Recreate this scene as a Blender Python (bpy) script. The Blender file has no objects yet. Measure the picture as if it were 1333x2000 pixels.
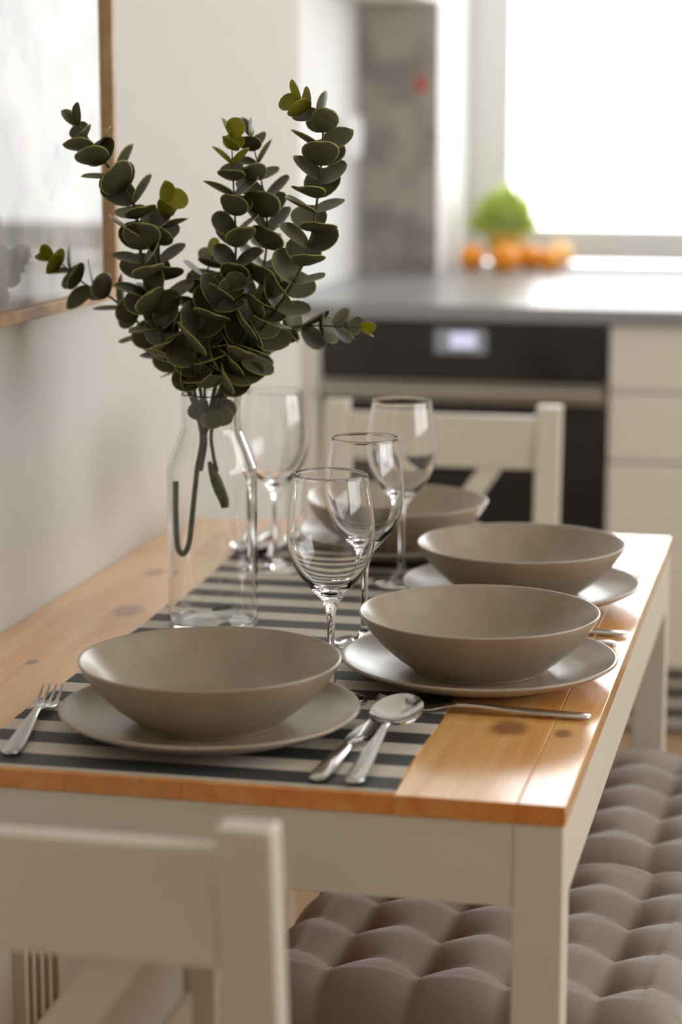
import bpy, bmesh, math, random
from mathutils import Vector, Matrix

# ------------------------------------------------------------------ camera, world, light, exposure
sc = bpy.context.scene
COL = sc.collection
FPX, PITCH, YAW = 4260.34, 0.182446, 0.221134
CAM = Vector((0.19401, -1.69487, 1.29621))
FWD = Vector((-math.sin(YAW) * math.cos(PITCH), math.cos(YAW) * math.cos(PITCH), -math.sin(PITCH)))
RGT = Vector((math.cos(YAW), math.sin(YAW), 0))
UPV = RGT.cross(FWD)
cam_d = bpy.data.cameras.new('camera')
cam = bpy.data.objects.new('camera', cam_d)
COL.objects.link(cam)
cam.matrix_world = Matrix((RGT, UPV, -FWD)).transposed().to_4x4()
cam.location = CAM
cam_d.sensor_fit = 'VERTICAL'
cam_d.sensor_height = 36.0
cam_d.lens = FPX / 2000 * 36
cam_d.clip_start = 0.05
cam_d.dof.use_dof = True
cam_d.dof.focus_distance = 2.14
cam_d.dof.aperture_fstop = 3.0
sc.camera = cam

W = bpy.data.worlds.new('overcast_sky')
sc.world = W
W.use_nodes = True
bg = W.node_tree.nodes['Background']
bg.inputs[0].default_value = (0.97, 0.985, 1.0, 1)
bg.inputs[1].default_value = 5.0

WIN_X0, WIN_X1, WIN_Z0, WIN_Z1 = -0.752, 1.05, 0.906, 2.3


def portal(name, loc, rot, sx, sy):
    d = bpy.data.lights.new(name, 'AREA')
    d.shape = 'RECTANGLE'
    d.size, d.size_y = sx, sy
    d.cycles.is_portal = True
    o = bpy.data.objects.new(name, d)
    COL.objects.link(o)
    o.location = loc
    o.rotation_euler = rot
    return o


portal('window_portal', ((WIN_X0 + WIN_X1) / 2, 4.16, (WIN_Z0 + WIN_Z1) / 2), (math.radians(-90), 0, 0),
       WIN_X1 - WIN_X0, WIN_Z1 - WIN_Z0)

W2_Y0, W2_Y1, W2_Z0, W2_Z1 = -0.9, 1.9, 1.0, 2.3      # second window, in the right wall
portal('window_portal', (2.46, (W2_Y0 + W2_Y1) / 2, (W2_Z0 + W2_Z1) / 2), (0, math.radians(90), 0),
       W2_Z1 - W2_Z0, W2_Y1 - W2_Y0)

vs = sc.view_settings
vs.view_transform = 'Standard'
vs.look = 'None'
vs.gamma = 1.0
vs.exposure = 0.05
vs.use_curve_mapping = False
sc.cycles.use_denoising = True
sc.cycles.diffuse_bounces = 7
sc.cycles.glossy_bounces = 6
sc.cycles.transmission_bounces = 14
sc.cycles.transparent_max_bounces = 16
sc.cycles.max_bounces = 18
sc.cycles.sample_clamp_indirect = 12.0

random.seed(7)
TZ = 0.74           # table height
WL = -0.6686        # left wall plane


def ray(px, py):
    return FWD + RGT * ((px - 666.5) / FPX) - UPV * ((py - 1000) / FPX)


def at_y(px, py, y):
    d = ray(px, py)
    return CAM + d * ((y - CAM.y) / d.y)


# ------------------------------------------------------------------ materials
def lin(r, g, b):
    def f(c):
        c /= 255.0
        return c / 12.92 if c <= 0.04045 else ((c + 0.055) / 1.055) ** 2.4
    return (f(r), f(g), f(b), 1)


MATS = {}


def pmat(name, col, rough=0.5, metal=0.0, spec=0.5, coat=0.0, coat_rough=0.1, bump=None, var=None, sheen=0.0):
    m = bpy.data.materials.new(name)
    m.use_nodes = True
    nt = m.node_tree
    b = nt.nodes['Principled BSDF']
    b.inputs['Base Color'].default_value = col
    b.inputs['Roughness'].default_value = rough
    b.inputs['Metallic'].default_value = metal
    b.inputs['Specular IOR Level'].default_value = spec
    b.inputs['Coat Weight'].default_value = coat
    b.inputs['Coat Roughness'].default_value = coat_rough
    b.inputs['Sheen Weight'].default_value = sheen
    if var or bump:
        tc = nt.nodes.new('ShaderNodeTexCoord')
    if var:                                   # (scale, second colour, low, high)
        n = nt.nodes.new('ShaderNodeTexNoise')
        n.inputs['Scale'].default_value = var[0]
        n.inputs['Detail'].default_value = 6
        nt.links.new(tc.outputs['Object'], n.inputs['Vector'])
        r = nt.nodes.new('ShaderNodeValToRGB')
        r.color_ramp.elements[0].position = var[2]
        r.color_ramp.elements[1].position = var[3]
        r.color_ramp.elements[0].color = var[1]
        r.color_ramp.elements[1].color = col
        nt.links.new(n.outputs['Fac'], r.inputs['Fac'])
        nt.links.new(r.outputs['Color'], b.inputs['Base Color'])
    if bump:                                  # (scale, strength, distance)
        n = nt.nodes.new('ShaderNodeTexNoise')
        n.inputs['Scale'].default_value = bump[0]
        n.inputs['Detail'].default_value = 4
        nt.links.new(tc.outputs['Object'], n.inputs['Vector'])
        bp = nt.nodes.new('ShaderNodeBump')
        bp.inputs['Strength'].default_value = bump[1]
        bp.inputs['Distance'].default_value = bump[2]
        nt.links.new(n.outputs['Fac'], bp.inputs['Height'])
        nt.links.new(bp.outputs['Normal'], b.inputs['Normal'])
    MATS[name] = m
    return m


def glass_mat(name, ior=1.5, tint=(1, 1, 1, 1)):
    m = bpy.data.materials.new(name)
    m.use_nodes = True
    nt = m.node_tree
    b = nt.nodes['Principled BSDF']
    b.inputs['Base Color'].default_value = tint
    b.inputs['Roughness'].default_value = 0.0
    b.inputs['IOR'].default_value = ior
    b.inputs['Transmission Weight'].default_value = 1.0
    MATS[name] = m
    return m


def pane_mat(name, refl=1.0, ior=1.5):
    """thin pane: clear with Fresnel reflection"""
    m = bpy.data.materials.new(name)
    m.use_nodes = True
    nt = m.node_tree
    nt.nodes.remove(nt.nodes['Principled BSDF'])
    out = nt.nodes['Material Output']
    tr = nt.nodes.new('ShaderNodeBsdfTransparent')
    gl = nt.nodes.new('ShaderNodeBsdfGlossy')
    gl.inputs['Roughness'].default_value = 0.02
    fr = nt.nodes.new('ShaderNodeFresnel')
    fr.inputs['IOR'].default_value = ior
    mx = nt.nodes.new('ShaderNodeMixShader')
    ge = nt.nodes.new('ShaderNodeNewGeometry')
    sb = nt.nodes.new('ShaderNodeMath')
    sb.operation = 'SUBTRACT'
    sb.use_clamp = True
    nt.links.new(fr.outputs[0], sb.inputs[0])
    nt.links.new(ge.outputs['Backfacing'], sb.inputs[1])
    nt.links.new(sb.outputs[0], mx.inputs[0])
    nt.links.new(tr.outputs[0], mx.inputs[1])
    nt.links.new(gl.outputs[0], mx.inputs[2])
    nt.links.new(mx.outputs[0], out.inputs['Surface'])
    MATS[name] = m
    return m


def wood_mat(name, c_light, c_mid, c_dark, rough=0.3, coat=0.4, knots=()):
    """pine boards with grain along Y; every board object shifts the grain"""
    m = bpy.data.materials.new(name)
    m.use_nodes = True
    nt = m.node_tree
    N, L = nt.nodes, nt.links
    b = N['Principled BSDF']
    tc = N.new('ShaderNodeTexCoord')
    oi = N.new('ShaderNodeObjectInfo')
    off = N.new('ShaderNodeVectorMath')
    off.operation = 'SCALE'
    off.inputs[0].default_value = (13.1, 7.7, 3.3)
    L.new(oi.outputs['Random'], off.inputs['Scale'])
    add = N.new('ShaderNodeVectorMath')
    add.operation = 'ADD'
    L.new(tc.outputs['Object'], add.inputs[0])
    L.new(off.outputs[0], add.inputs[1])
    mp = N.new('ShaderNodeMapping')
    mp.inputs['Scale'].default_value = (30, 2.2, 30)
    L.new(add.outputs[0], mp.inputs['Vector'])
    n1 = N.new('ShaderNodeTexNoise')
    n1.inputs['Scale'].default_value = 1.0
    n1.inputs['Detail'].default_value = 5
    n1.inputs['Distortion'].default_value = 0.6
    L.new(mp.outputs[0], n1.inputs['Vector'])
    mp2 = N.new('ShaderNodeMapping')
    mp2.inputs['Scale'].default_value = (260, 9, 260)
    L.new(add.outputs[0], mp2.inputs['Vector'])
    n2 = N.new('ShaderNodeTexNoise')
    n2.inputs['Scale'].default_value = 1.0
    n2.inputs['Detail'].default_value = 3
    L.new(mp2.outputs[0], n2.inputs['Vector'])
    r = N.new('ShaderNodeValToRGB')
    r.color_ramp.elements[0].position = 0.33
    r.color_ramp.elements[0].color = c_mid
    r.color_ramp.elements[1].position = 0.66
    r.color_ramp.elements[1].color = c_light
    L.new(n1.outputs['Fac'], r.inputs['Fac'])
    mx = N.new('ShaderNodeMix')
    mx.data_type = 'RGBA'
    mx.blend_type = 'MULTIPLY'
    mx.inputs['Factor'].default_value = 0.25
    L.new(r.outputs['Color'], mx.inputs['A'])
    r2 = N.new('ShaderNodeValToRGB')
    r2.color_ramp.elements[0].position = 0.3
    r2.color_ramp.elements[0].color = (0.55, 0.42, 0.3, 1)
    r2.color_ramp.elements[1].position = 0.6
    r2.color_ramp.elements[1].color = (1, 1, 1, 1)
    L.new(n2.outputs['Fac'], r2.inputs['Fac'])
    L.new(r2.outputs['Color'], mx.inputs['B'])
    # board to board difference
    hs = N.new('ShaderNodeHueSaturation')
    mr = N.new('ShaderNodeMapRange')
    mr.inputs['To Min'].default_value = 0.92
    mr.inputs['To Max'].default_value = 1.04
    L.new(oi.outputs['Random'], mr.inputs['Value'])
    L.new(mr.outputs[0], hs.inputs['Value'])
    L.new(mx.outputs['Result'], hs.inputs['Color'])
    cur = hs.outputs['Color']
    for (kx, ky, kr) in knots:
        sub = N.new('ShaderNodeVectorMath')
        sub.operation = 'SUBTRACT'
        L.new(tc.outputs['Object'], sub.inputs[0])
        sub.inputs[1].default_value = (kx, ky, TZ)
        scl = N.new('ShaderNodeVectorMath')
        scl.operation = 'MULTIPLY'
        scl.inputs[1].default_value = (1.0, 0.62, 1.0)
        L.new(sub.outputs[0], scl.inputs[0])
        ln = N.new('ShaderNodeVectorMath')
        ln.operation = 'LENGTH'
        L.new(scl.outputs[0], ln.inputs[0])
        wob = N.new('ShaderNodeMath')
        wob.operation = 'MULTIPLY_ADD'
        L.new(n1.outputs['Fac'], wob.inputs[0])
        wob.inputs[1].default_value = kr * 0.5
        L.new(ln.outputs['Value'], wob.inputs[2])
        kramp = N.new('ShaderNodeMapRange')
        kramp.inputs['From Min'].default_value = kr * 0.9
        kramp.inputs['From Max'].default_value = kr * 1.6
        kramp.inputs['To Min'].default_value = 0.8
        kramp.inputs['To Max'].default_value = 0.0
        L.new(wob.outputs[0], kramp.inputs['Value'])
        k = N.new('ShaderNodeMix')
        k.data_type = 'RGBA'
        L.new(kramp.outputs[0], k.inputs['Factor'])
        L.new(cur, k.inputs['A'])
        k.inputs['B'].default_value = c_dark
        cur = k.outputs['Result']
    # end grain on the faces that cut the boards is darker and redder
    sn = N.new('ShaderNodeSeparateXYZ')
    L.new(tc.outputs['Normal'], sn.inputs[0])
    ab = N.new('ShaderNodeMath')
    ab.operation = 'ABSOLUTE'
    L.new(sn.outputs['Y'], ab.inputs[0])
    eg = N.new('ShaderNodeMix')
    eg.data_type = 'RGBA'
    eg.blend_type = 'MULTIPLY'
    L.new(ab.outputs[0], eg.inputs['Factor'])
    L.new(cur, eg.inputs['A'])
    eg.inputs['B'].default_value = (0.78, 0.56, 0.26, 1)
    cur = eg.outputs['Result']
    L.new(cur, b.inputs['Base Color'])
    b.inputs['Roughness'].default_value = rough
    b.inputs['Coat Weight'].default_value = coat
    b.inputs['Coat Roughness'].default_value = 0.15
    bp = N.new('ShaderNodeBump')
    bp.inputs['Strength'].default_value = 0.12
    bp.inputs['Distance'].default_value = 0.001
    L.new(n2.outputs['Fac'], bp.inputs['Height'])
    L.new(bp.outputs['Normal'], b.inputs['Normal'])
    MATS[name] = m
    return m


pmat('wall_paint', lin(217, 214, 208), 0.75, spec=0.3, bump=(180, 0.06, 0.001))
pmat('kitchen_paint', lin(235, 235, 232), 0.7, spec=0.3)
pmat('ceiling_paint', lin(235, 233, 228), 0.8, spec=0.2)
pmat('concrete', lin(172, 163, 153), 0.6, var=(9, lin(136, 127, 120), 0.38, 0.55), bump=(60, 0.2, 0.002))
pmat('white_lacquer', lin(226, 220, 208), 0.42, spec=0.45)
pmat('white_paint', lin(217, 210, 194), 0.38, spec=0.5, bump=(40, 0.05, 0.001))
pmat('window_plastic', lin(232, 230, 226), 0.35)
pmat('counter_laminate', lin(146, 146, 150), 0.27, spec=0.5, bump=(300, 0.05, 0.0005))
pmat('oven_black', lin(34, 33, 33), 0.12, spec=0.5)
pmat('oven_dark', lin(38, 37, 36), 0.3)
pmat('steel_trim', lin(178, 172, 160), 0.35, metal=0.85)
pmat('plinth_grey', lin(196, 192, 182), 0.5)
pmat('gap_dark', lin(60, 60, 56), 0.8)
pmat('stoneware', lin(164, 149, 128), 0.30, spec=0.55, coat=0.35, coat_rough=0.2, var=(26, lin(156, 141, 120), 0.4, 0.6), bump=(420, 0.05, 0.0004))
pmat('cutlery_steel', lin(205, 203, 200), 0.14, metal=1.0)
pmat('velvet', lin(152, 140, 129), 0.85, spec=0.2, sheen=0.5, var=(5, lin(142, 130, 119), 0.4, 0.6), bump=(900, 0.25, 0.0006))
pmat('velvet_dark', lin(72, 64, 58), 0.85, spec=0.2, sheen=0.3)
pmat('stem', lin(84, 92, 58), 0.55, var=(160, lin(60, 64, 42), 0.4, 0.6))
pmat('frame_oak', lin(196, 160, 118), 0.5, var=(30, lin(176, 138, 96), 0.4, 0.6))
pmat('brass', lin(150, 120, 60), 0.35, metal=1.0)
pmat('orange_peel', lin(242, 150, 30), 0.42, bump=(220, 0.25, 0.001))
pmat('pale_peel', lin(250, 196, 120), 0.42, bump=(220, 0.25, 0.001))
pmat('pot_yellow', lin(206, 170, 60), 0.5)
pmat('sticker_red', lin(190, 72, 58), 0.5)
pmat('switch_white', lin(240, 240, 238), 0.35)
glass_mat('clear_glass', 1.5)
glass_mat('bottle_glass', 1.45, (0.985, 0.995, 0.99, 1))
pane_mat('window_glass')
pane_mat('picture_glass', ior=1.45)
wood_mat('pine', lin(250, 198, 124), lin(238, 162, 76), lin(122, 64, 30), 0.28, 1.0,
         knots=((-0.567, 0.594, 0.017), (-0.028, 0.21, 0.008), (-0.078, 0.218, 0.016), (-0.60, 0.80, 0.012), (-0.59, 0.35, 0.006)))
wood_mat('floor_wood', lin(214, 184, 148), lin(198, 166, 128), lin(120, 80, 50), 0.4, 0.2)

# oven display
m = bpy.data.materials.new('display')
m.use_nodes = True
b = m.node_tree.nodes['Principled BSDF']
b.inputs['Base Color'].default_value = (0.02, 0.02, 0.03, 1)
b.inputs['Emission Color'].default_value = (0.80, 0.74, 1.0, 1)
b.inputs['Emission Strength'].default_value = 0.9
MATS['display'] = m
m = bpy.data.materials.new('display_glow')
m.use_nodes = True
b = m.node_tree.nodes['Principled BSDF']
b.inputs['Base Color'].default_value = (0.12, 0.12, 0.12, 1)
b.inputs['Emission Color'].default_value = (0.9, 0.9, 0.95, 1)
b.inputs['Emission Strength'].default_value = 0.14
MATS['display_glow'] = m


def runner_mat():
    m = bpy.data.materials.new('striped_cotton')
    m.use_nodes = True
    nt = m.node_tree
    N, L = nt.nodes, nt.links
    b = N['Principled BSDF']
    tc = N.new('ShaderNodeTexCoord')
    sx = N.new('ShaderNodeSeparateXYZ')
    L.new(tc.outputs['Object'], sx.inputs[0])
    nz = N.new('ShaderNodeTexNoise')
    nz.inputs['Scale'].default_value = 400
    L.new(tc.outputs['Object'], nz.inputs['Vector'])
    a = N.new('ShaderNodeMath')
    a.operation = 'SUBTRACT'
    L.new(sx.outputs['Y'], a.inputs[0])
    a.inputs[1].default_value = 0.0095
    w = N.new('ShaderNodeMath')
    w.operation = 'WRAP'
    L.new(a.outputs[0], w.inputs[0])
    w.inputs[1].default_value = 0.0675
    w.inputs[2].default_value = 0.0
    lt = N.new('ShaderNodeMapRange')
    lt.inputs['From Min'].default_value = 0.0335
    lt.inputs['From Max'].default_value = 0.0348
    L.new(w.outputs[0], lt.inputs['Value'])
    mx = N.new('ShaderNodeMix')
    mx.data_type = 'RGBA'
    L.new(lt.outputs[0], mx.inputs['Factor'])
    mx.inputs['A'].default_value = lin(64, 65, 66)
    mx.inputs['B'].default_value = lin(205, 197, 182)
    L.new(mx.outputs['Result'], b.inputs['Base Color'])
    b.inputs['Roughness'].default_value = 0.52
    b.inputs['Specular IOR Level'].default_value = 0.35
    bp = N.new('ShaderNodeBump')
    bp.inputs['Strength'].default_value = 0.2
    bp.inputs['Distance'].default_value = 0.0006
    L.new(nz.outputs['Fac'], bp.inputs['Height'])
    L.new(bp.outputs['Normal'], b.inputs['Normal'])
    MATS['striped_cotton'] = m


runner_mat()


def leaf_mat(name, body, rim, trans):
    m = bpy.data.materials.new(name)
    m.use_nodes = True
    nt = m.node_tree
    N, L = nt.nodes, nt.links
    b = N['Principled BSDF']
    at = N.new('ShaderNodeAttribute')
    at.attribute_name = 'rim'
    tc = N.new('ShaderNodeTexCoord')
    nz = N.new('ShaderNodeTexNoise')
    nz.inputs['Scale'].default_value = 90
    L.new(tc.outputs['Object'], nz.inputs['Vector'])
    oi = N.new('ShaderNodeObjectInfo')
    hs = N.new('ShaderNodeHueSaturation')
    mr = N.new('ShaderNodeMapRange')
    mr.inputs['To Min'].default_value = 0.7
    mr.inputs['To Max'].default_value = 1.35
    L.new(oi.outputs['Random'], mr.inputs['Value'])
    L.new(mr.outputs[0], hs.inputs['Value'])
    v = N.new('ShaderNodeMix')
    v.data_type = 'RGBA'
    L.new(nz.outputs['Fac'], v.inputs['Factor'])
    v.inputs['A'].default_value = tuple(c * 0.75 for c in body[:3]) + (1,)
    v.inputs['B'].default_value = tuple(min(1, c * 1.3) for c in body[:3]) + (1,)
    L.new(v.outputs['Result'], hs.inputs['Color'])
    mx = N.new('ShaderNodeMix')
    mx.data_type = 'RGBA'
    L.new(at.outputs['Fac'], mx.inputs['Factor'])
    L.new(hs.outputs['Color'], mx.inputs['A'])
    mx.inputs['B'].default_value = rim
    L.new(mx.outputs['Result'], b.inputs['Base Color'])
    b.inputs['Roughness'].default_value = 0.42
    b.inputs['Specular IOR Level'].default_value = 0.4
    tr = N.new('ShaderNodeBsdfTranslucent')
    L.new(mx.outputs['Result'], tr.inputs['Color'])
    ms = N.new('ShaderNodeMixShader')
    ms.inputs[0].default_value = trans
    L.new(b.outputs[0], ms.inputs[1])
    L.new(tr.outputs[0], ms.inputs[2])
    L.new(ms.outputs[0], N['Material Output'].inputs['Surface'])
    MATS[name] = m


leaf_mat('eucalyptus_leaf', lin(95, 96, 70), lin(182, 178, 104), 0.2)
leaf_mat('young_leaf', lin(158, 158, 46), lin(190, 180, 60), 0.4)


leaf_mat('herb_leaf', lin(214, 234, 130), lin(214, 234, 130), 0.6)


def print_mat():
    m = bpy.data.materials.new('map_print')
    m.use_nodes = True
    nt = m.node_tree
    N, L = nt.nodes, nt.links
    b = N['Principled BSDF']
    tc = N.new('ShaderNodeTexCoord')
    n = N.new('ShaderNodeTexNoise')
    n.inputs['Scale'].default_value = 14
    n.inputs['Detail'].default_value = 8
    L.new(tc.outputs['Object'], n.inputs['Vector'])
    r = N.new('ShaderNodeValToRGB')
    r.color_ramp.elements[0].position = 0.38
    r.color_ramp.elements[0].color = lin(168, 165, 160)
    r.color_ramp.elements[1].position = 0.6
    r.color_ramp.elements[1].color = lin(205, 201, 194)
    L.new(n.outputs['Fac'], r.inputs['Fac'])
    v = N.new('ShaderNodeTexVoronoi')
    v.distance = 'CHEBYCHEV'
    v.inputs['Scale'].default_value = 42
    L.new(tc.outputs['Object'], v.inputs['Vector'])
    hs = N.new('ShaderNodeHueSaturation')
    hs.inputs['Saturation'].default_value = 0.55
    hs.inputs['Value'].default_value = 0.75
    L.new(v.outputs['Color'], hs.inputs['Color'])
    wn = N.new('ShaderNodeTexWhiteNoise')
    L.new(v.outputs['Color'], wn.inputs['Vector'])
    gt = N.new('ShaderNodeMath')
    gt.operation = 'GREATER_THAN'
    gt.inputs[1].default_value = 0.86
    L.new(wn.outputs['Value'], gt.inputs[0])
    lt = N.new('ShaderNodeMath')
    lt.operation = 'LESS_THAN'
    lt.inputs[1].default_value = 0.36
    L.new(v.outputs['Distance'], lt.inputs[0])
    mu = N.new('ShaderNodeMath')
    mu.operation = 'MULTIPLY'
    L.new(gt.outputs[0], mu.inputs[0])
    L.new(lt.outputs[0], mu.inputs[1])
    mu2 = N.new('ShaderNodeMath')
    mu2.operation = 'MULTIPLY'
    mu2.inputs[1].default_value = 0.55
    L.new(mu.outputs[0], mu2.inputs[0])
    mx = N.new('ShaderNodeMix')
    mx.data_type = 'RGBA'
    L.new(mu2.outputs[0], mx.inputs['Factor'])
    L.new(r.outputs['Color'], mx.inputs['A'])
    L.new(hs.outputs['Color'], mx.inputs['B'])
    L.new(mx.outputs['Result'], b.inputs['Base Color'])
    b.inputs['Roughness'].default_value = 0.7
    MATS['map_print'] = m


print_mat()


# ------------------------------------------------------------------ helpers
def link(name, me, mat=None, parent=None, loc=None, rot=None):
    o = bpy.data.objects.new(name, me)
    COL.objects.link(o)
    if mat and me is not None and not me.materials:
        me.materials.append(MATS[mat])
    if parent:
        o.parent = parent
    if loc is not None:
        o.location = loc
    if rot is not None:
        o.rotation_euler = rot
    return o


def tag(o, label=None, cat=None, group=None, kind=None):
    if label:
        o['label'] = label
    if cat:
        o['category'] = cat
    if group:
        o['group'] = group
    if kind:
        o['kind'] = kind
    return o


def thing(name, label, cat, loc=(0, 0, 0), rz=0.0, group=None):
    return tag(link(name, None, None, None, loc, (0, 0, rz)), label, cat, group)


def fin(bm, name, smooth=True, bevel=0.0, segs=2, auto=0.7):
    round_ = None
    if bevel:
        bmesh.ops.bevel(bm, geom=[e for e in bm.edges], offset=bevel, segments=segs, affect='EDGES', profile=0.5)
        round_ = True
    bmesh.ops.recalc_face_normals(bm, faces=bm.faces)
    if round_ is not None:
        bm.faces.ensure_lookup_table()
        flags = [min(e.calc_length() for e in f.edges) < bevel * 1.2 for f in bm.faces]
    me = bpy.data.meshes.new(name)
    bm.to_mesh(me)
    bm.free()
    if smooth:
        for k, p in enumerate(me.polygons):
            p.use_smooth = flags[k] if round_ is not None else True
        if round_ is None:
            me.set_sharp_from_angle(angle=auto)
    return me


def boxb(bm, x0, x1, y0, y1, z0, z1):
    vs_ = [bm.verts.new((x, y, z)) for z in (z0, z1) for y in (y0, y1) for x in (x0, x1)]
    for f in ((0, 1, 3, 2), (4, 6, 7, 5), (0, 4, 5, 1), (2, 3, 7, 6), (0, 2, 6, 4), (1, 5, 7, 3)):
        bm.faces.new([vs_[i] for i in f])


def box(name, b6, mat, parent=None, bevel=0.0, segs=2):
    bm = bmesh.new()
    boxb(bm, *b6)
    return link(name, fin(bm, name, True, bevel, segs), mat, parent)


def prism_between(a, c, w, d, ref=(0, 1, 0)):
    """bar from a to c with section w x d; ref is the direction of d"""
    bm = bmesh.new()
    a, c = Vector(a), Vector(c)
    t = (c - a).normalized()
    r = Vector(ref)
    r = (r - t * r.dot(t)).normalized()
    s = t.cross(r)
    vv = []
    for p in (a, c):
        for i, j in ((-1, -1), (1, -1), (1, 1), (-1, 1)):
            vv.append(bm.verts.new(p + s * (i * w / 2) + r * (j * d / 2)))
    for f in ((0, 1, 2, 3), (4, 7, 6, 5), (0, 4, 5, 1), (1, 5, 6, 2), (2, 6, 7, 3), (3, 7, 4, 0)):
        bm.faces.new([vv[i] for i in f])
    return bm


def lathe_me(name, prof, segs=64):
    """closed outline of (r, z) turned about Z"""
    bm = bmesh.new()
    rings = []
    for r, z in prof:
        if r < 1e-6:
            rings.append([bm.verts.new((0, 0, z))])
        else:
            rings.append([bm.verts.new((r * math.cos(2 * math.pi * k / segs), r * math.sin(2 * math.pi * k / segs), z)) for k in range(segs)])
    for a, c in zip(rings[:-1], rings[1:]):
        for k in range(segs):
            k2 = (k + 1) % segs
            if len(a) == 1 and len(c) == 1:
                continue
            if len(a) == 1:
                bm.faces.new((a[0], c[k2], c[k]))
            elif len(c) == 1:
                bm.faces.new((a[k], a[k2], c[0]))
            else:
                bm.faces.new((a[k], a[k2], c[k2], c[k]))
    return fin(bm, name, True, auto=1.2)


def cr(pts, n):
    """Catmull-Rom through points (any dimension as tuples)"""
    P = [tuple(p) for p in pts]
    P = [tuple(2 * a - b for a, b in zip(P[0], P[1]))] + P + [tuple(2 * a - b for a, b in zip(P[-1], P[-2]))]
    out = []
    for i in range(1, len(P) - 2):
        for k in range(n):
            t = k / n
            p0, p1, p2, p3 = P[i - 1], P[i], P[i + 1], P[i + 2]
            out.append(tuple(0.5 * (2 * b + (c - a) * t + (2 * a - 5 * b + 4 * c - d) * t * t + (3 * b - a - 3 * c + d) * t ** 3)
                             for a, b, c, d in zip(p0, p1, p2, p3)))
    out.append(P[-2])
    return out


def tube_bm(bm, pts, rad, segs=8):
    pts = [Vector(p) for p in pts]
    n = len(pts)
    ref = Vector((0.31, 0.87, 0.2))
    prev = None
    for i, p in enumerate(pts):
        t = (pts[min(i + 1, n - 1)] - pts[max(i - 1, 0)]).normalized()
        if i == 0:
            u = (ref - t * ref.dot(t)).normalized()
        else:
            u = (u - t * u.dot(t)).normalized()
        v = t.cross(u)
        r = rad[i] if hasattr(rad, '__len__') else rad
        ring = [bm.verts.new(p + (u * math.cos(2 * math.pi * k / segs) + v * math.sin(2 * math.pi * k / segs)) * r) for k in range(segs)]
        if prev:
            for k in range(segs):
                bm.faces.new((prev[k], prev[(k + 1) % segs], ring[(k + 1) % segs], ring[k]))
        else:
            bm.faces.new(ring[::-1])
        prev = ring
    bm.faces.new(prev)


def loft_bm(bm, secs, segs=14, pw=0.7):
    """sections (x, y, z, half_width, half_height) swept along Y"""
    prev = None
    for (x, y, z, hw, hh) in secs:
        ring = []
        for k in range(segs):
            a = 2 * math.pi * k / segs
            c, s = math.cos(a), math.sin(a)
            ring.append(bm.verts.new((x + hw * math.copysign(abs(c) ** pw, c), y, z + hh * math.copysign(abs(s) ** pw, s))))
        if prev:
            for k in range(segs):
                bm.faces.new((prev[k], prev[(k + 1) % segs], ring[(k + 1) % segs], ring[k]))
        else:
            bm.faces.new(ring[::-1])
        prev = ring
    bm.faces.new(prev)


def copy_tree(o, parent=None):
    c = o.copy()
    COL.objects.link(c)
    c.parent = parent
    for ch in list(o.children):
        copy_tree(ch, c)
    return c


# ------------------------------------------------------------------ room
def structure(name, boxes, mat, bevel=0.0):
    bm = bmesh.new()
    for b6 in boxes:
        boxb(bm, *b6)
    return tag(link(name, fin(bm, name, False), mat), kind='structure')


RX, RY0, RZ = 2.3, -3.6, 2.6
KX = -0.95
structure('floor', [(-1.3, RX + .2, RY0 - .2, 4.1, -0.1, 0.0)], 'floor_wood')
structure('ceiling', [(-1.3, RX + .2, RY0 - .2, 4.1, RZ, RZ + 0.1)], 'ceiling_paint')
structure('wall_left', [(WL - 0.3, WL, RY0, 1.83, 0, RZ)], 'wall_paint')
structure('wall_kitchen', [(KX - 0.2, KX, 1.83, 3.6, 0, RZ)], 'kitchen_paint')
structure('wall_right', [(RX, RX + 0.1, RY0, W2_Y0, 0, RZ), (RX, RX + 0.1, W2_Y1, 3.6, 0, RZ), (RX, RX + 0.1, W2_Y0, W2_Y1, 0, W2_Z0),
                         (RX, RX + 0.1, W2_Y0, W2_Y1, W2_Z1, RZ)], 'wall_paint')
structure('wall_front', [(-1.3, RX + .2, RY0 - 0.2, RY0, 0, RZ)], 'wall_paint')
structure('wall_back', [(KX - 0.2, WIN_X0, 3.6, 4.1, 0, RZ), (WIN_X1, RX + .2, 3.6, 4.1, 0, RZ),
                        (WIN_X0, WIN_X1, 3.6, 4.1, 0, 0.868), (WIN_X0, WIN_X1, 3.6, 4.1, WIN_Z1, RZ)], 'kitchen_paint')
structure('baseboard_left', [(WL, WL + 0.012, RY0, 1.83, 0, 0.06)], 'white_paint')

win = tag(link('window_1', None), kind='structure')
wf = bmesh.new()
FZ = 0.99
for b6 in ((WIN_X0, WIN_X0 + .112, 4.03, 4.1, WIN_Z0, WIN_Z1), (WIN_X1 - .05, WIN_X1, 4.03, 4.1, WIN_Z0, WIN_Z1),
           (WIN_X0 + .112, WIN_X1 - .05, 4.03, 4.1, WIN_Z0, FZ), (WIN_X0 + .112, WIN_X1 - .05, 4.03, 4.1, WIN_Z1 - .05, WIN_Z1)):
    boxb(wf, *b6)
link('window_frame', fin(wf, 'window_frame', False), 'window_plastic', win)
box('window_sash', (WIN_X0 + .8, WIN_X0 + .86, 4.035, 4.095, FZ, WIN_Z1 - .05), 'window_plastic', win)
box('pane', (WIN_X0 + .112, WIN_X0 + .8, 4.062, 4.066, FZ, WIN_Z1 - .05), 'window_glass', win)
box('pane', (WIN_X0 + .86, WIN_X1 - .05, 4.062, 4.066, FZ, WIN_Z1 - .05), 'window_glass', win)

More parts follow.
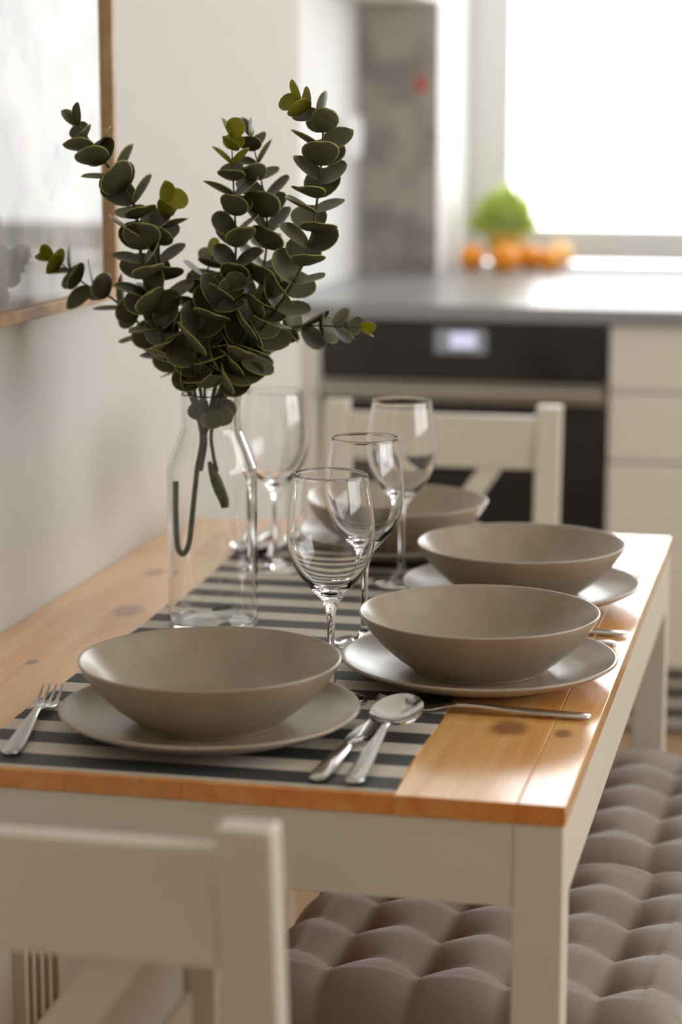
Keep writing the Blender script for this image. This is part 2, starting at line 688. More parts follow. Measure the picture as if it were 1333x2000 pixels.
win2 = tag(link('window_2', None), kind='structure')
wf = bmesh.new()
for b6 in ((RX + .03, RX + .09, W2_Y0, W2_Y0 + .05, W2_Z0, W2_Z1), (RX + .03, RX + .09, W2_Y1 - .05, W2_Y1, W2_Z0, W2_Z1),
           (RX + .03, RX + .09, W2_Y0 + .05, W2_Y1 - .05, W2_Z0, W2_Z0 + .05), (RX + .03, RX + .09, W2_Y0 + .05, W2_Y1 - .05, W2_Z1 - .05, W2_Z1),
           (RX + .03, RX + .09, 0.47, 0.53, W2_Z0 + .05, W2_Z1 - .05)):
    boxb(wf, *b6)
link('window_frame', fin(wf, 'window_frame', False), 'window_plastic', win2)
for ya, yb in ((W2_Y0 + .05, 0.47), (0.53, W2_Y1 - .05)):
    box('pane', (RX + .058, RX + .062, ya, yb, W2_Z0 + .05, W2_Z1 - .05), 'window_glass', win2)

# ------------------------------------------------------------------ kitchen
CF = 2.73
bm = bmesh.new()
boxb(bm, KX, 1.0, CF, 3.5995, 0.87, 0.90)
tag(link('worktop', fin(bm, 'worktop', False), 'counter_laminate'),
    'long grey kitchen worktop running back to the window', 'worktop')

structure('trim_1', [(WIN_X0, WIN_X1, 3.6, 4.03, 0.87, 0.90)], 'counter_laminate')
bs = box('backsplash_panel', (KX, -0.752, 3.588, 3.6, 0.90, 1.55), 'concrete')
tag(bs, 'mottled grey concrete-look backsplash panel left of the window', 'backsplash')
st = link('red_sticker', lathe_me('red_sticker', [(0, -.001), (.017, -.001), (.017, .001), (0, .001)], 20), 'sticker_red',
          None, (-0.795, 3.5865, 1.356), (math.radians(90), 0, 0))
st.scale = (0.8, 1.2, 1)
tag(st, 'small red mark stuck on the concrete-look backsplash', 'sticker')

uc = thing('wall_cabinet', 'white wall cabinet above the grey backsplash, only its underside showing', 'cabinet', (-0.85, 3.43, 1.55))
box('body', (-0.1, 0.098, -0.16, 0.168, 0, 0.75), 'white_lacquer', uc, 0.002)
box('door', (-0.098, 0.096, -0.18, -0.162, 0.003, 0.747), 'white_lacquer', uc, 0.002)

sw = thing('light_switch', 'white square light switch on the bright kitchen side wall', 'switch', (KX, 3.40, 1.232))
box('plate', (0, 0.03, -0.09, 0.09, -0.05, 0.05), 'switch_white', sw, 0.003)
box('rocker', (0.03, 0.036, -0.07, 0.07, -0.034, 0.034), 'switch_white', sw, 0.002)

ov = thing('built_in_oven', 'black glass built-in oven under the grey worktop', 'oven', (-0.5475, CF + 0.02, 0))
box('body', (-0.295, 0.295, 0.03, 0.56, 0.12, 0.868), 'oven_dark', ov)
cp = box('control_panel', (-0.298, 0.298, 0.0, 0.028, 0.745, 0.868), 'oven_black', ov, 0.002)
cp['label'] = 'glossy black control panel'
box('display', (-0.058, 0.05, -0.0012, 0.0, 0.80, 0.85), 'display_glow', cp)
box('display_digits', (-0.026, 0.028, -0.0024, -0.0012, 0.812, 0.842), 'display', cp)
od = box('door', (-0.298, 0.298, 0.0, 0.028, 0.16, 0.738), 'oven_black', ov, 0.002)
box('door_glass', (-0.24, 0.24, -0.002, 0.0, 0.26, 0.62), 'oven_black', od)
hb = bmesh.new()
loft_bm(hb, [(0, 0, 0, .011, .011), (0, .57, 0, .011, .011)], 16, 1.0)
h = link('handle', fin(hb, 'handle'), 'steel_trim', od, (0.285, -0.035, 0.722), (0, 0, math.radians(90)))
box('trim_strip', (-0.298, 0.298, -0.003, 0.028, 0.700, 0.741), 'steel_trim', od)
for sx in (-0.26, 0.24):
    box('handle_mount', (sx, sx + 0.02, -0.03, -0.002, 0.714, 0.73), 'steel_trim', od)

pf = thing('filler_panel', 'narrow white filler panel between the side wall and the oven', 'panel', (-0.90, CF + .01, 0))
box('panel', (-0.049, -0.004, 0.02, 0.6, 0.0, 0.868), 'white_lacquer', pf, 0.001)
box('side_panel', (0.0, 0.05, 0.0, 0.6, 0.0, 0.868), 'white_lacquer', pf, 0.001)


def drawer_cabinet(x0, label):
    t = thing('drawer_cabinet', label, 'cabinet', (x0, CF + 0.02, 0), 0, 'white drawer cabinets')
    box('body', (0.002, 0.598, 0.022, 0.56, 0.15, 0.868), 'white_lacquer', t)
    for z0, z1 in ((0.731, 0.866), (0.586, 0.727), (0.152, 0.582)):
        box('drawer', (0.002, 0.598, 0.0, 0.02, z0, z1), 'white_lacquer', t, 0.0025)
    return t


drawer_cabinet(-0.245, 'white drawer cabinet right of the black oven')
pl = thing('plinth_grille', 'pale slatted plinth grille under the kitchen cabinets', 'plinth', (0, CF + 0.06, 0))
box('backing', (-0.847, 0.355, 0.02, 0.03, 0.0, 0.12), 'gap_dark', pl)
for z in (0.002, 0.045, 0.088):
    box('slat', (-0.847, 0.355, 0.0, 0.018, z + .012, z + 0.032), 'plinth_grey', pl, 0.002)

# fruit and herbs on the worktop
ORG = [(-0.690, 3.735, .034, 'orange_peel', 'orange nearest the white window reveal, left of the herb pot'),
       (-0.603, 3.700, .037, 'orange_peel', 'large orange in front of the green herbs, second from the left'),
       (-0.548, 3.765, .034, 'orange_peel', 'orange half hidden in the middle of the fruit'),
       (-0.500, 3.745, .030, 'orange_peel', 'small orange second from the right in the fruit'),
       (-0.487, 3.860, .037, 'pale_peel', 'pale peach-coloured fruit at the right end beside the herbs')]
for x, y, r, mt, lb in ORG:
    prof = [(r * math.sin(math.pi * k / 14) * (1 + .02 * math.sin(3 * k)), -r * .93 * math.cos(math.pi * k / 14) + (-.002 if k == 14 else 0)) for k in range(15)]
    prof[0] = (0, prof[0][1])
    prof[-1] = (0, prof[-1][1])
    f = thing('orange', lb, 'fruit', (x, y, 0.90 + r * .93), 0, 'fruit on the worktop')
    link('flesh', lathe_me('orange_body', prof, 24), mt, f)
    link('stem_end', lathe_me('stem_end', [(0, 0), (.004, 0), (.003, .002), (0, .0025)], 8), 'stem', f, (0, 0, r * .93 - .0025))

hp = thing('herb_pot', 'bushy bright green herb in a small yellow pot by the window', 'potted plant', (-0.625, 3.86, 0.90))
link('pot', lathe_me('pot', [(0, 0), (.036, 0), (.047, .075), (.05, .075), (.05, .085), (.043, .085), (.04, .07), (0, .07)], 28), 'pot_yellow', hp)
rnd = random.Random(3)
bm = bmesh.new()
for k in range(560):
    th, ph = rnd.uniform(0, 2 * math.pi), math.acos(rnd.uniform(-0.75, 1))
    rr = rnd.uniform(.55, 1.0)
    p = Vector(((.068 + .03 * rnd.random()) * rr * math.sin(ph) * math.cos(th), .068 * rr * math.sin(ph) * math.sin(th), .118 + (.082 + .012 * math.sin(5 * th)) * rr * math.cos(ph) * (1 if math.cos(ph) > 0 else .55)))
    d = (p - Vector((0, 0, .07))).normalized()
    s = d.cross(Vector((rnd.uniform(-1, 1), rnd.uniform(-1, 1), rnd.uniform(-1, 1)))).normalized() * .009
    n = d.cross(s).normalized() * .004
    vv = [bm.verts.new(q) for q in (p - d * .012, p + s + n, p + d * .014, p - s + n)]
    bm.faces.new((vv[0], vv[1], vv[2]))
    bm.faces.new((vv[0], vv[2], vv[3]))
fo = link('foliage', fin(bm, 'foliage', False), 'herb_leaf', hp)
fo['kind'] = 'stuff'

# ------------------------------------------------------------------ picture on the left wall
pic = thing('picture_frame', 'oak framed map print behind reflective glass on the left wall', 'picture', (WL, 0.825, 1.073))
FW, FD, PH, PL = 0.013, 0.022, 0.98, 0.70
box('frame_side', (0, FD, -FW, 0, 0, PH), 'frame_oak', pic, 0.0008)
box('frame_side', (0, FD, -PL, -PL + FW, 0, PH), 'frame_oak', pic, 0.0008)
box('frame_bottom', (0, FD, -PL + FW, -FW, 0, FW), 'frame_oak', pic, 0.0008)
box('frame_top', (0, FD, -PL + FW, -FW, PH - FW, PH), 'frame_oak', pic, 0.0008)
box('print', (0.002, 0.006, -PL + FW, -FW, FW, PH - FW), 'map_print', pic)
box('glass', (0.0115, 0.0135, -PL + FW, -FW, FW, PH - FW), 'picture_glass', pic)

# low wall grille
gr = thing('wall_grille', 'small white slatted vent grille low on the left wall', 'vent', (WL, 0.53, 0.36))
box('backing', (0, 0.004, -0.05, 0.05, -0.09, 0.09), 'gap_dark', gr)
bm = bmesh.new()
for b6 in ((0, .014, -.06, -.048, -.1, .1), (0, .014, .048, .06, -.1, .1), (0, .014, -.048, .048, -.1, -.085), (0, .014, -.048, .048, .085, .1)):
    boxb(bm, *b6)
link('grille_frame', fin(bm, 'grille_frame', False), 'white_paint', gr)
for k in range(3):
    box('slat', (0.004, 0.012, -.030 + k * .026, -.020 + k * .026, -.085, .085), 'white_paint', gr)

# ------------------------------------------------------------------ table
TL, TW, TT = 1.167, 0.6686, 0.0175
table = thing('dining_table', 'white dining table with a glossy pine plank top', 'table', (-TW / 2, TL / 2, 0))
OFF = Vector((TW / 2, -TL / 2, 0))


def tpart(name, b6, mat, bevel=0.0, segs=2):
    o = box(name, b6, mat, table, bevel, segs)
    o.location = OFF
    return o


XS = [0, -0.0397, -0.143, -0.2439, -0.3255, -0.43, -0.53, -0.6676]
SEAM = 0.923
for (ya, yb) in ((0.0, SEAM - .0008), (SEAM + .0008, TL)):
    for xa, xb in zip(XS[:-1], XS[1:]):
        tpart('plank', (xb + .00005, xa - .00005, ya, yb, TZ - TT, TZ), 'pine', 0.0009, 2)
LGW = 0.042
for (x0, y0) in ((-LGW, 0.001), (-TW + .003, 0.001), (-LGW, TL - .001 - LGW), (-TW + .003, TL - .001 - LGW)):
    tpart('leg', (x0 - .001, x0 + LGW - .001, y0, y0 + LGW, 0.0, TZ - TT), 'white_paint', 0.002)
AZ = 0.650
tpart('apron', (-TW + .045, -LGW - .001, 0.002, 0.022, AZ, TZ - TT), 'white_paint', 0.001)
tpart('apron', (-TW + .045, -LGW - .001, TL - .022, TL - .002, AZ, TZ - TT), 'white_paint', 0.001)
tpart('apron', (-0.022, -0.002, LGW + .001, TL - LGW - .001, AZ, TZ - TT), 'white_paint', 0.001)
tpart('apron', (-TW + .003, -TW + .023, LGW + .001, TL - LGW - .001, AZ, TZ - TT), 'white_paint', 0.001)
hg = tpart('hinge', (-0.034, -0.018, SEAM - .024, SEAM - .006, TZ, TZ + .0012), 'brass', 0.0004)
hg['label'] = 'small brass hinge plate at the leaf seam'

# ------------------------------------------------------------------ table runner
RXA, RXB, RYA, RYB = -0.530, -0.144, 0.004, 1.02
bm = bmesh.new()
nx, ny = 8, 40
g = [[bm.verts.new((RXA + (RXB - RXA) * i / nx + .0012 * math.sin(j * .7 + i), RYA + (RYB - RYA) * j / ny, TZ + .0012)) for i in range(nx + 1)] for j in range(ny + 1)]
for j in range(ny):
    for i in range(nx):
        bm.faces.new((g[j][i], g[j][i + 1], g[j + 1][i + 1], g[j + 1][i]))
r_ = bmesh.ops.extrude_face_region(bm, geom=list(bm.faces))
for v in r_['geom']:
    if isinstance(v, bmesh.types.BMVert):
        v.co.z -= .001
run = link('table_runner', fin(bm, 'table_runner', False), 'striped_cotton')
tag(run, 'grey and cream striped cotton runner along the table', 'table runner')
RT = TZ + .0013

# ------------------------------------------------------------------ bowls and plates
PLATE = cr([(0, .004), (.072, .004), (.078, .0), (.086, .0), (.092, .004), (.112, .0085), (.128, .0145), (.1362, .0195),
            (.1372, .0212), (.1362, .0224), (.1335, .0222), (.122, .0168), (.105, .0112), (.088, .0082), (.07, .0075), (.03, .0075)], 4) + [(0, .0075)]
PLATE[0] = (0, .004)
BOWL = cr([(0, .004), (.054, .004), (.058, .0), (.065, .0), (.068, .004), (.080, .0125), (.094, .0245), (.106, .0375), (.1145, .049), (.1185, .0560),
           (.1196, .0585), (.1183, .0597), (.1160, .0582), (.1105, .0508), (.101, .0385), (.088, .0255), (.072, .0145), (.055, .0095), (.03, .008)], 4) + [(0, .008)]
BOWL[0] = (0, .004)
plate_me = lathe_me('dinner_plate', PLATE, 96)
plate_me.materials.append(MATS['stoneware'])
bowl_me = lathe_me('soup_bowl', BOWL, 96)
bowl_me.materials.append(MATS['stoneware'])
SET = [(-0.3433, 0.1527, 'at the near end of the table beside the fork'),
       (-0.1344, 0.3921, 'on the right behind the spoon'),
       (-0.1421, 0.7460, 'on the right near the hinge'),
       (-0.3399, 0.9888, 'at the far end before the empty chair')]
for x, y, w in SET:
    z = TZ + .0003 if x > -.2 else RT
    p = link('dinner_plate', plate_me, None, None, (x, y, RT))
    tag(p, 'taupe stoneware dinner plate ' + w, 'plate', 'taupe dinner plates')
    q = link('soup_bowl', bowl_me, None, None, (x, y, RT + .0076))
    tag(q, 'taupe stoneware soup bowl ' + w, 'bowl', 'taupe soup bowls')

# ------------------------------------------------------------------ wine glasses
GH = 0.2200
FOOT = [(0, 0), (.0335, 0), (.0348, .0008), (.0345, .0018), (.028, .003), (.016, .0052), (.008, .009), (.0046, .016)]
OUT = cr([(.0046, .016), (.0037, .03), (.0035, .055), (.0038, .075), (.0052, .088), (.0095, .0985), (.0185, .109), (.0300, .123), (.0378, .139),
          (.0413, .156), (.0415, .168), (.0398, .186), (.0370, .204), (.0346, .2194)], 5)
INN = cr([(.0341, .2195), (.0364, .204), (.0391, .186), (.0407, .168), (.0404, .156), (.0367, .1395), (.0285, .1245), (.0165, .1125), (.007, .107)], 5)
WG = FOOT[:-1] + OUT + [(.03452, .21975), (.03435, .2200), (.03418, .21975)] + INN + [(0, .1058)]
glass_me = lathe_me('wine_glass', WG, 72)
glass_me.materials.append(MATS['clear_glass'])
for x, y, lb in ((-0.2572, 0.2690, 'clear stemmed wine glass nearest the camera, between the two front bowls'),
                 (-0.2740, 0.5000, 'clear stemmed wine glass in the middle of the overlapping three'),
                 (-0.2935, 0.8012, 'clear stemmed wine glass farthest right, before the white chair'),
                 (-0.4597, 0.8496, 'clear stemmed wine glass half hidden behind the glass bottle')):
    wgl = link('wine_glass', glass_me, None, None, (x, y, RT))
    tag(wgl, lb, 'wine glass', 'wine glasses')

# ------------------------------------------------------------------ cutlery (local: handle end at y=0, tip at +y)
HAND = [(0, 0.000, .0030, .0035, .0008), (0, .0015, .0030, .0062, .0014), (0, .006, .0031, .0085, .0018), (0, .02, .0034, .0088, .0020), (0, .05, .0045, .0076, .0021),
        (0, .085, .0066, .0056, .0021), (0, .112, .0082, .0038, .0021), (0, .125, .0080, .0034, .0021)]


def mk_fork(name, label, loc, rz, group):
    t = thing(name, label, 'fork', loc, rz, group)
    bm = bmesh.new()
    loft_bm(bm, HAND)
    link('handle', fin(bm, 'fork_handle'), 'cutlery_steel', t)
    bm = bmesh.new()
    loft_bm(bm, [(0, .1245, .0080, .0034, .0018), (0, .135, .0068, .0060, .0014), (0, .143, .0055, .0102, .0011), (0, .150, .0045, .0118, .001), (0, .158, .0042, .0121, .001)])
    link('head', fin(bm, 'fork_head'), 'cutlery_steel', t)
    for k in range(4):
        bm = bmesh.new()
        x = (k - 1.5) * .0064
        loft_bm(bm, [(x, .1575, .0042, .0023, .0010), (x, .170, .0050, .0020, .0010), (x * .98, .185, .0078, .0016, .0010), (x * .97, .198, .0118, .0010, .0007), (x * .97, .2005, .0126, .0004, .0003)], 8)
        link('tine', fin(bm, 'fork_tine'), 'cutlery_steel', t)
    return t


def mk_spoon(name, label, loc, rz, group):
    t = thing(name, label, 'spoon', loc, rz, group)
    bm = bmesh.new()
    loft_bm(bm, HAND[:-1] + [(0, .128, .0078, .0034, .0020), (0, .138, .0062, .0040, .0016)])
    link('handle', fin(bm, 'spoon_handle'), 'cutlery_steel', t)
    bm = bmesh.new()
    nu, nv = 20, 12
    L0, L1 = .134, .205

    def surf(off):
        rows = []
        for i in range(nu + 1):
            u = i / nu
            y = L0 + (L1 - L0) * (0.5 - 0.5 * math.cos(math.pi * u))
            uu = (y - L0) / (L1 - L0)
            hw = .0222 * (max(0, 1 - abs(2 * uu ** 0.88 - 1) ** 2.2)) ** .5 + .0022 * (1 - uu)
            row = []
            for j in range(nv + 1):
                v = -1 + 2 * j / nv
                d = (1 - v * v) * (max(0, 1 - (2 * uu - 1) ** 2)) ** .8
                row.append((v * hw, y, .0068 + .0030 * uu - .0085 * d * (1 - .25 * uu) + off))
            rows.append(row)
        return rows
    top = [[bm.verts.new(p) for p in r] for r in surf(.0009)]
    bot = [[bm.verts.new(p) for p in r] for r in surf(-.0009)]
    for i in range(nu):
        for j in range(nv):
            bm.faces.new((top[i][j], top[i][j + 1], top[i + 1][j + 1], top[i + 1][j]))
            bm.faces.new((bot[i][j], bot[i + 1][j], bot[i + 1][j + 1], bot[i][j + 1]))
    for i in range(nu):
        bm.faces.new((top[i][0], top[i + 1][0], bot[i + 1][0], bot[i][0]))
        bm.faces.new((top[i][nv], bot[i][nv], bot[i + 1][nv], top[i + 1][nv]))
    for j in range(nv):
        bm.faces.new((top[0][j], bot[0][j], bot[0][j + 1], top[0][j + 1]))
        bm.faces.new((top[nu][j], top[nu][j + 1], bot[nu][j + 1], bot[nu][j]))
    link('spoon_bowl', fin(bm, 'spoon_bowl'), 'cutlery_steel', t)
    return t


def mk_knife(name, label, loc, rz, group):
    t = thing(name, label, 'knife', loc, rz, group)
    bm = bmesh.new()
    loft_bm(bm, [(0, 0, .0036, .004, .001), (0, .002, .0037, .007, .0026), (0, .008, .0038, .0085, .0034), (0, .04, .004, .0082, .0037), (0, .08, .0042, .0068, .0036), (0, .093, .0042, .0058, .0034)])
    link('handle', fin(bm, 'knife_handle'), 'cutlery_steel', t)
    bm = bmesh.new()
    loft_bm(bm, [(0, .0925, .0042, .0058, .0030), (-.0005, .098, .0050, .0042, .0034), (0, .104, .0062, .0046, .0028), (.001, .112, .0064, .0080, .0012), (.0015, .125, .0058, .0098, .0008),
                 (.0015, .160, .0045, .0100, .0007), (.0005, .190, .0035, .0085, .0006), (-.003, .207, .003, .0042, .0005), (-.005, .212, .003, .0012, .0003)], 12, .9)
    link('blade', fin(bm, 'knife_blade'), 'cutlery_steel', t)
    return t


def rz_of(a, b_):
    return math.atan2(-(b_[0] - a[0]), b_[1] - a[1])


def lay(fn, name, label, a, b_, z, group='table cutlery'):
    return fn(name, label, (a[0], a[1], z), rz_of(a, b_), group)


lay(mk_fork, 'fork', 'steel fork left of the nearest plate, tines pointing away', (-.4898, .028), (-.522, .230), RT)
lay(mk_knife, 'knife', 'steel table knife lying left of the spoon, blade under its bowl', (-.2110, .0130), (-.200, .21), RT)
lay(mk_spoon, 'spoon', 'steel soup spoon at the near edge, bowl up', (-.1795, .0090), (-.1735, .20), RT + .0015).rotation_euler.x = math.radians(4.2)
lay(mk_fork, 'fork', 'steel fork lying sideways before the second plate, handle towards the table edge', (-.0085, .2620), (-.215, .2520), TZ + .0004)
lay(mk_knife, 'knife', 'steel knife whose handle end peeks out behind the second plate', (-.012, .541), (-.2, .552), TZ + .0004)
lay(mk_fork, 'fork', 'steel fork with its bright handle between the two right-hand plates', (-.006, .596), (-.2, .585), TZ + .0004)
lay(mk_spoon, 'spoon', 'steel spoon left of the farthest plate, seen past the bottle', (-.527, 1.110), (-.512, .90), RT)
lay(mk_knife, 'knife', 'steel knife lying right beside the farthest plate, behind the bottle', (-.493, 1.115), (-.489, .90), RT)

# ------------------------------------------------------------------ glass bottle
BX, BY = -0.4532, 0.546
bot_out = cr([(.0440, 0), (.0480, .0015), (.0490, .006), (.0490, .06), (.0490, .150), (.0490, .166), (.0485, .1745), (.0464, .1815), (.0346, .2110), (.0327, .2170), (.0322, .226), (.0322, .250), (.0324, .2545)], 5)
bot_in = cr([(.0302, .2545), (.0300, .250), (.0300, .226), (.0305, .2168), (.0324, .2102), (.0442, .1806), (.0463, .1738), (.0467, .166), (.0467, .150), (.0467, .06), (.0467, .012), (.0450, .0075), (.040, .006)], 5)
prof = [(0, .0025), (.036, .0015)] + bot_out + [(.0313, .2555)] + bot_in + [(0, .0075)]
bottle = link('glass_bottle', lathe_me('glass_bottle', prof, 80), 'bottle_glass', None, (BX, BY, RT))
tag(bottle, 'clear glass bottle vase holding the eucalyptus sprigs', 'vase')

# ------------------------------------------------------------------ eucalyptus


def leaf_mesh(name, L_, Wd, cup, tip, mat):
    nu, nv = 8, 6
    VV = (-1, -.9, -.45, 0, .45, .9, 1)
    bm = bmesh.new()
    lay_ = bm.verts.layers.float.new('rim')

    def surf(off):
        rows = []
        for i in range(nu + 1):
            u = i / nu
            ang = math.pi * u
            y = L_ * (0.5 - 0.5 * math.cos(ang)) * (1 + tip * (u ** 6))
            hw = Wd * .5 * math.sin(ang) ** .82 * (1.06 - .16 * math.cos(ang + .6)) + .0006
            row = []
            for j in range(nv + 1):
                v = VV[j]
                zz = cup * (abs(v) ** 1.6) * (hw / (Wd * .5)) * Wd + .10 * L_ * (y / L_) ** 2
                row.append(Vector((v * hw, y, zz + off)))
            rows.append(row)
        return rows
    vt, vb = surf(.0003), surf(-.0003)
    top = [[bm.verts.new(p) for p in r] for r in vt]
    bot = [[bm.verts.new(p) for p in r] for r in vb]
    for grid in (top, bot):
        for i in range(nu + 1):
            for j in range(nv + 1):
                grid[i][j][lay_] = 1.0 if (j in (0, nv) or i == nu) and i > 0 else (0.0)
    for i in range(nu):
        for j in range(nv):
            bm.faces.new((top[i][j], top[i][j + 1], top[i + 1][j + 1], top[i + 1][j]))
            bm.faces.new((bot[i][j], bot[i + 1][j], bot[i + 1][j + 1], bot[i][j + 1]))
        bm.faces.new((top[i][0], top[i + 1][0], bot[i + 1][0], bot[i][0]))
        bm.faces.new((top[i][nv], bot[i][nv], bot[i + 1][nv], top[i + 1][nv]))
    for j in range(nv):
        bm.faces.new((top[nu][j], top[nu][j + 1], bot[nu][j + 1], bot[nu][j]))
        bm.faces.new((top[0][j], bot[0][j], bot[0][j + 1], top[0][j + 1]))
    # narrow the rim: push the outer row's neighbour outwards
    me = fin(bm, name, True, auto=1.5)
    me.materials.append(MATS[mat])
    return me


LEAF = {}
for mt in ('eucalyptus_leaf', 'young_leaf'):
    LEAF[mt] = [leaf_mesh('leaf', .0300, .0285, .10, .10, mt), leaf_mesh('leaf', .0290, .0250, .16, .18, mt),
                leaf_mesh('leaf', .0285, .0300, .06, .05, mt)]


def put_leaf(parent, base, d, n, s, young, rl):
    d = d.normalized()
    n = (n - d * n.dot(d)).normalized()
    x = d.cross(n)
    o = link('leaf', LEAF['young_leaf' if young else 'eucalyptus_leaf'][rl.randrange(3)], None, parent)
    o.matrix_basis = Matrix.Translation(base) @ Matrix((x, d, n)).transposed().to_4x4() @ Matrix.Scale(s, 4)
    return o


NECK = Vector((BX, BY, RT + .2555))


def sprig(label, path, seed, inner=None, spacing=.0180, young=1, size=1.0, r0=.0022, first=.004, tip_scale=.6):
    """path: (px, py, depth offset) from the bottle mouth to the tip; inner: metres offsets from the neck centre, low end first"""
    rl = random.Random(seed)
    t = thing('eucalyptus_sprig', label, 'eucalyptus sprig', (BX, BY, RT + .01), 0, 'eucalyptus sprigs in the bottle')
    inv = Matrix.Translation(-Vector((BX, BY, RT + .01)))
    up = [at_y(px, py, BY + dy) for px, py, dy in path]
    low = [NECK + Vector(q) for q in (inner or [(-.012, 0, -.085), (-.007, 0, -.045)])]
    cpts = [Vector(p) for p in cr(low + up, 8)]
    ntot = len(cpts)
    rad = [r0 * (1 - .72 * (i / (ntot - 1)) ** 1.2) for i in range(ntot)]
    bm = bmesh.new()
    tube_bm(bm, cpts, rad, 7)
    bmesh.ops.translate(bm, verts=bm.verts, vec=-Vector((BX, BY, RT + .01)))
    link('stem', fin(bm, 'stem'), 'stem', t)
    # nodes measured from the tip downwards
    pts = [p for p in cpts if p.z > NECK.z + .002][::-1]
    acc, nxt, k = 0.0, .003, 0
    total = sum((pts[i + 1] - pts[i]).length for i in range(len(pts) - 1))
    for i in range(len(pts) - 1):
        seg = (pts[i] - pts[i + 1])
        l_ = seg.length
        while acc + l_ >= nxt and nxt < total - first:
            f_ = (nxt - acc) / l_
            p = pts[i].lerp(pts[i + 1], f_)
            tg = seg.normalized()
            view = (p - CAM).normalized()
            a0 = tg.cross(view).normalized()
            a1 = tg.cross(a0).normalized()
            az = (0 if k % 2 == 0 else math.pi / 2) + rl.uniform(-.5, .5)
            s = 1.16 * size * min(1.0, tip_scale + .11 * k) * rl.uniform(.88, 1.08)
            for sg in (1, -1):
                ax = (a0 * math.cos(az) + a1 * math.sin(az)) * sg
                el = math.radians(rl.uniform(12, 48) + (28 if k == 0 else 0))
                d = ax * math.cos(el) + tg * math.sin(el)
                d += Vector((rl.uniform(-.15, .15), rl.uniform(-.15, .15), rl.uniform(-.15, .15)))
                n = tg + Vector((rl.uniform(-.3, .3), rl.uniform(-.3, .3), rl.uniform(-.3, .3))) - view * .18
                bb = p + ax * .001
                # keep leaves off the bottle mouth
                tipz = bb.z + d.normalized().z * .03 * s
                if tipz < NECK.z + .003 or bb.z < NECK.z + .012:
                    d.z = abs(d.z) + .35
                # keep leaves off the wall
                if (bb + d.normalized() * .03 * s).x < WL + .004:
                    continue
                put_leaf(t, inv @ bb, d, n, s, k < young, rl)
            k += 1
            nxt += spacing * (0.75 if k < 3 else 1.0) * rl.uniform(.85, 1.15)
        acc += l_
    return t


SPR = 'eucalyptus sprig '
sprig(SPR + 'leaning far up left with its tip across the picture frame',
      [(372, 768, -.012), (345, 715, -.020), (310, 640, -.030), (285, 560, -.038), (272, 470, -.045), (262, 400, -.050), (228, 345, -.052), (190, 300, -.055), (166, 262, -.058), (150, 240, -.06)], 11,
      inner=[(-.0415, 0, -.098), (-.0420, 0, -.130), (-.0405, 0, -.168), (-.034, 0, -.178), (-.0265, 0, -.165), (-.022, 0, -.130), (-.0165, 0, -.085), (-.010, -.002, -.045)], young=0, r0=.0036, first=.02)
sprig(SPR + 'second from the left, topped by a yellow rosette', [(380, 766, -.004), (365, 710, -.010), (345, 655, -.012), (328, 600, -.015), (314, 540, -.018), (311, 480, -.02), (318, 430, -.022), (328, 392, -.024)], 23, young=2)
sprig(SPR + 'lowest on the left, its yellow-green tip before the picture glass', [(368, 768, .008), (342, 725, .018), (305, 670, .028), (262, 622, .03), (215, 580, .026), (168, 556, .020), (128, 522, .016), (98, 503, .014)], 37, young=2, size=.92)
sprig(SPR + 'short and full in the middle of the bunch', [(400, 764, .014), (402, 700, .022), (400, 640, .028), (396, 580, .03), (408, 520, .03), (420, 497, .03)], 41, young=1, size=1.05)
sprig(SPR + 'upright left of the two central tall ones, yellow at the tip', [(418, 764, -.010), (432, 690, -.014), (448, 610, -.018), (458, 540, -.02), (461, 470, -.022), (458, 400, -.024), (455, 330, -.025), (452, 262, -.026)], 53, young=3, size=.88)
sprig(SPR + 'upright right of the two central tall ones, dark to the tip', [(428, 765, .002), (458, 690, .006), (490, 610, .01), (512, 540, .012), (522, 465, .014), (519, 400, .014), (506, 330, .014), (489, 262, .014)], 67, young=0, size=.98)
sprig(SPR + 'tallest on the right with a bent yellow tip', [(438, 766, -.016), (472, 700, -.026), (520, 630, -.036), (566, 565, -.043), (602, 490, -.048), (617, 410, -.052), (627, 330, -.055), (631, 250, -.057), (622, 222, -.058), (598, 205, -.058), (582, 194, -.058)], 71, young=2, size=.98,
      inner=[(.0060, 0, -.085), (.0020, 0, -.068), (.001, -.002, -.040)])
sprig(SPR + 'reaching low to the right before the black oven', [(446, 768, .016), (476, 712, .030), (522, 662, .036), (572, 640, .036), (620, 636, .034), (665, 638, .032), (708, 640, .030)], 89, young=1, size=.84)
sprig(SPR + 'short in the dense centre right of the bunch', [(432, 766, -.020), (452, 712, -.034), (482, 652, -.042), (514, 605, -.046), (532, 575, -.046)], 97, young=0, size=1.0)
sprig(SPR + 'short in the dense centre left of the bunch', [(392, 766, -.018), (384, 722, -.034), (382, 676, -.044), (400, 625, -.048), (428, 585, -.05), (455, 560, -.05)], 101, young=0, size=1.08)
sprig(SPR + 'short and low, fanning out just above the bottle mouth', [(420, 766, .0), (430, 728, -.012), (446, 696, -.022), (470, 672, -.028)], 113, young=0, size=1.0, first=.006)

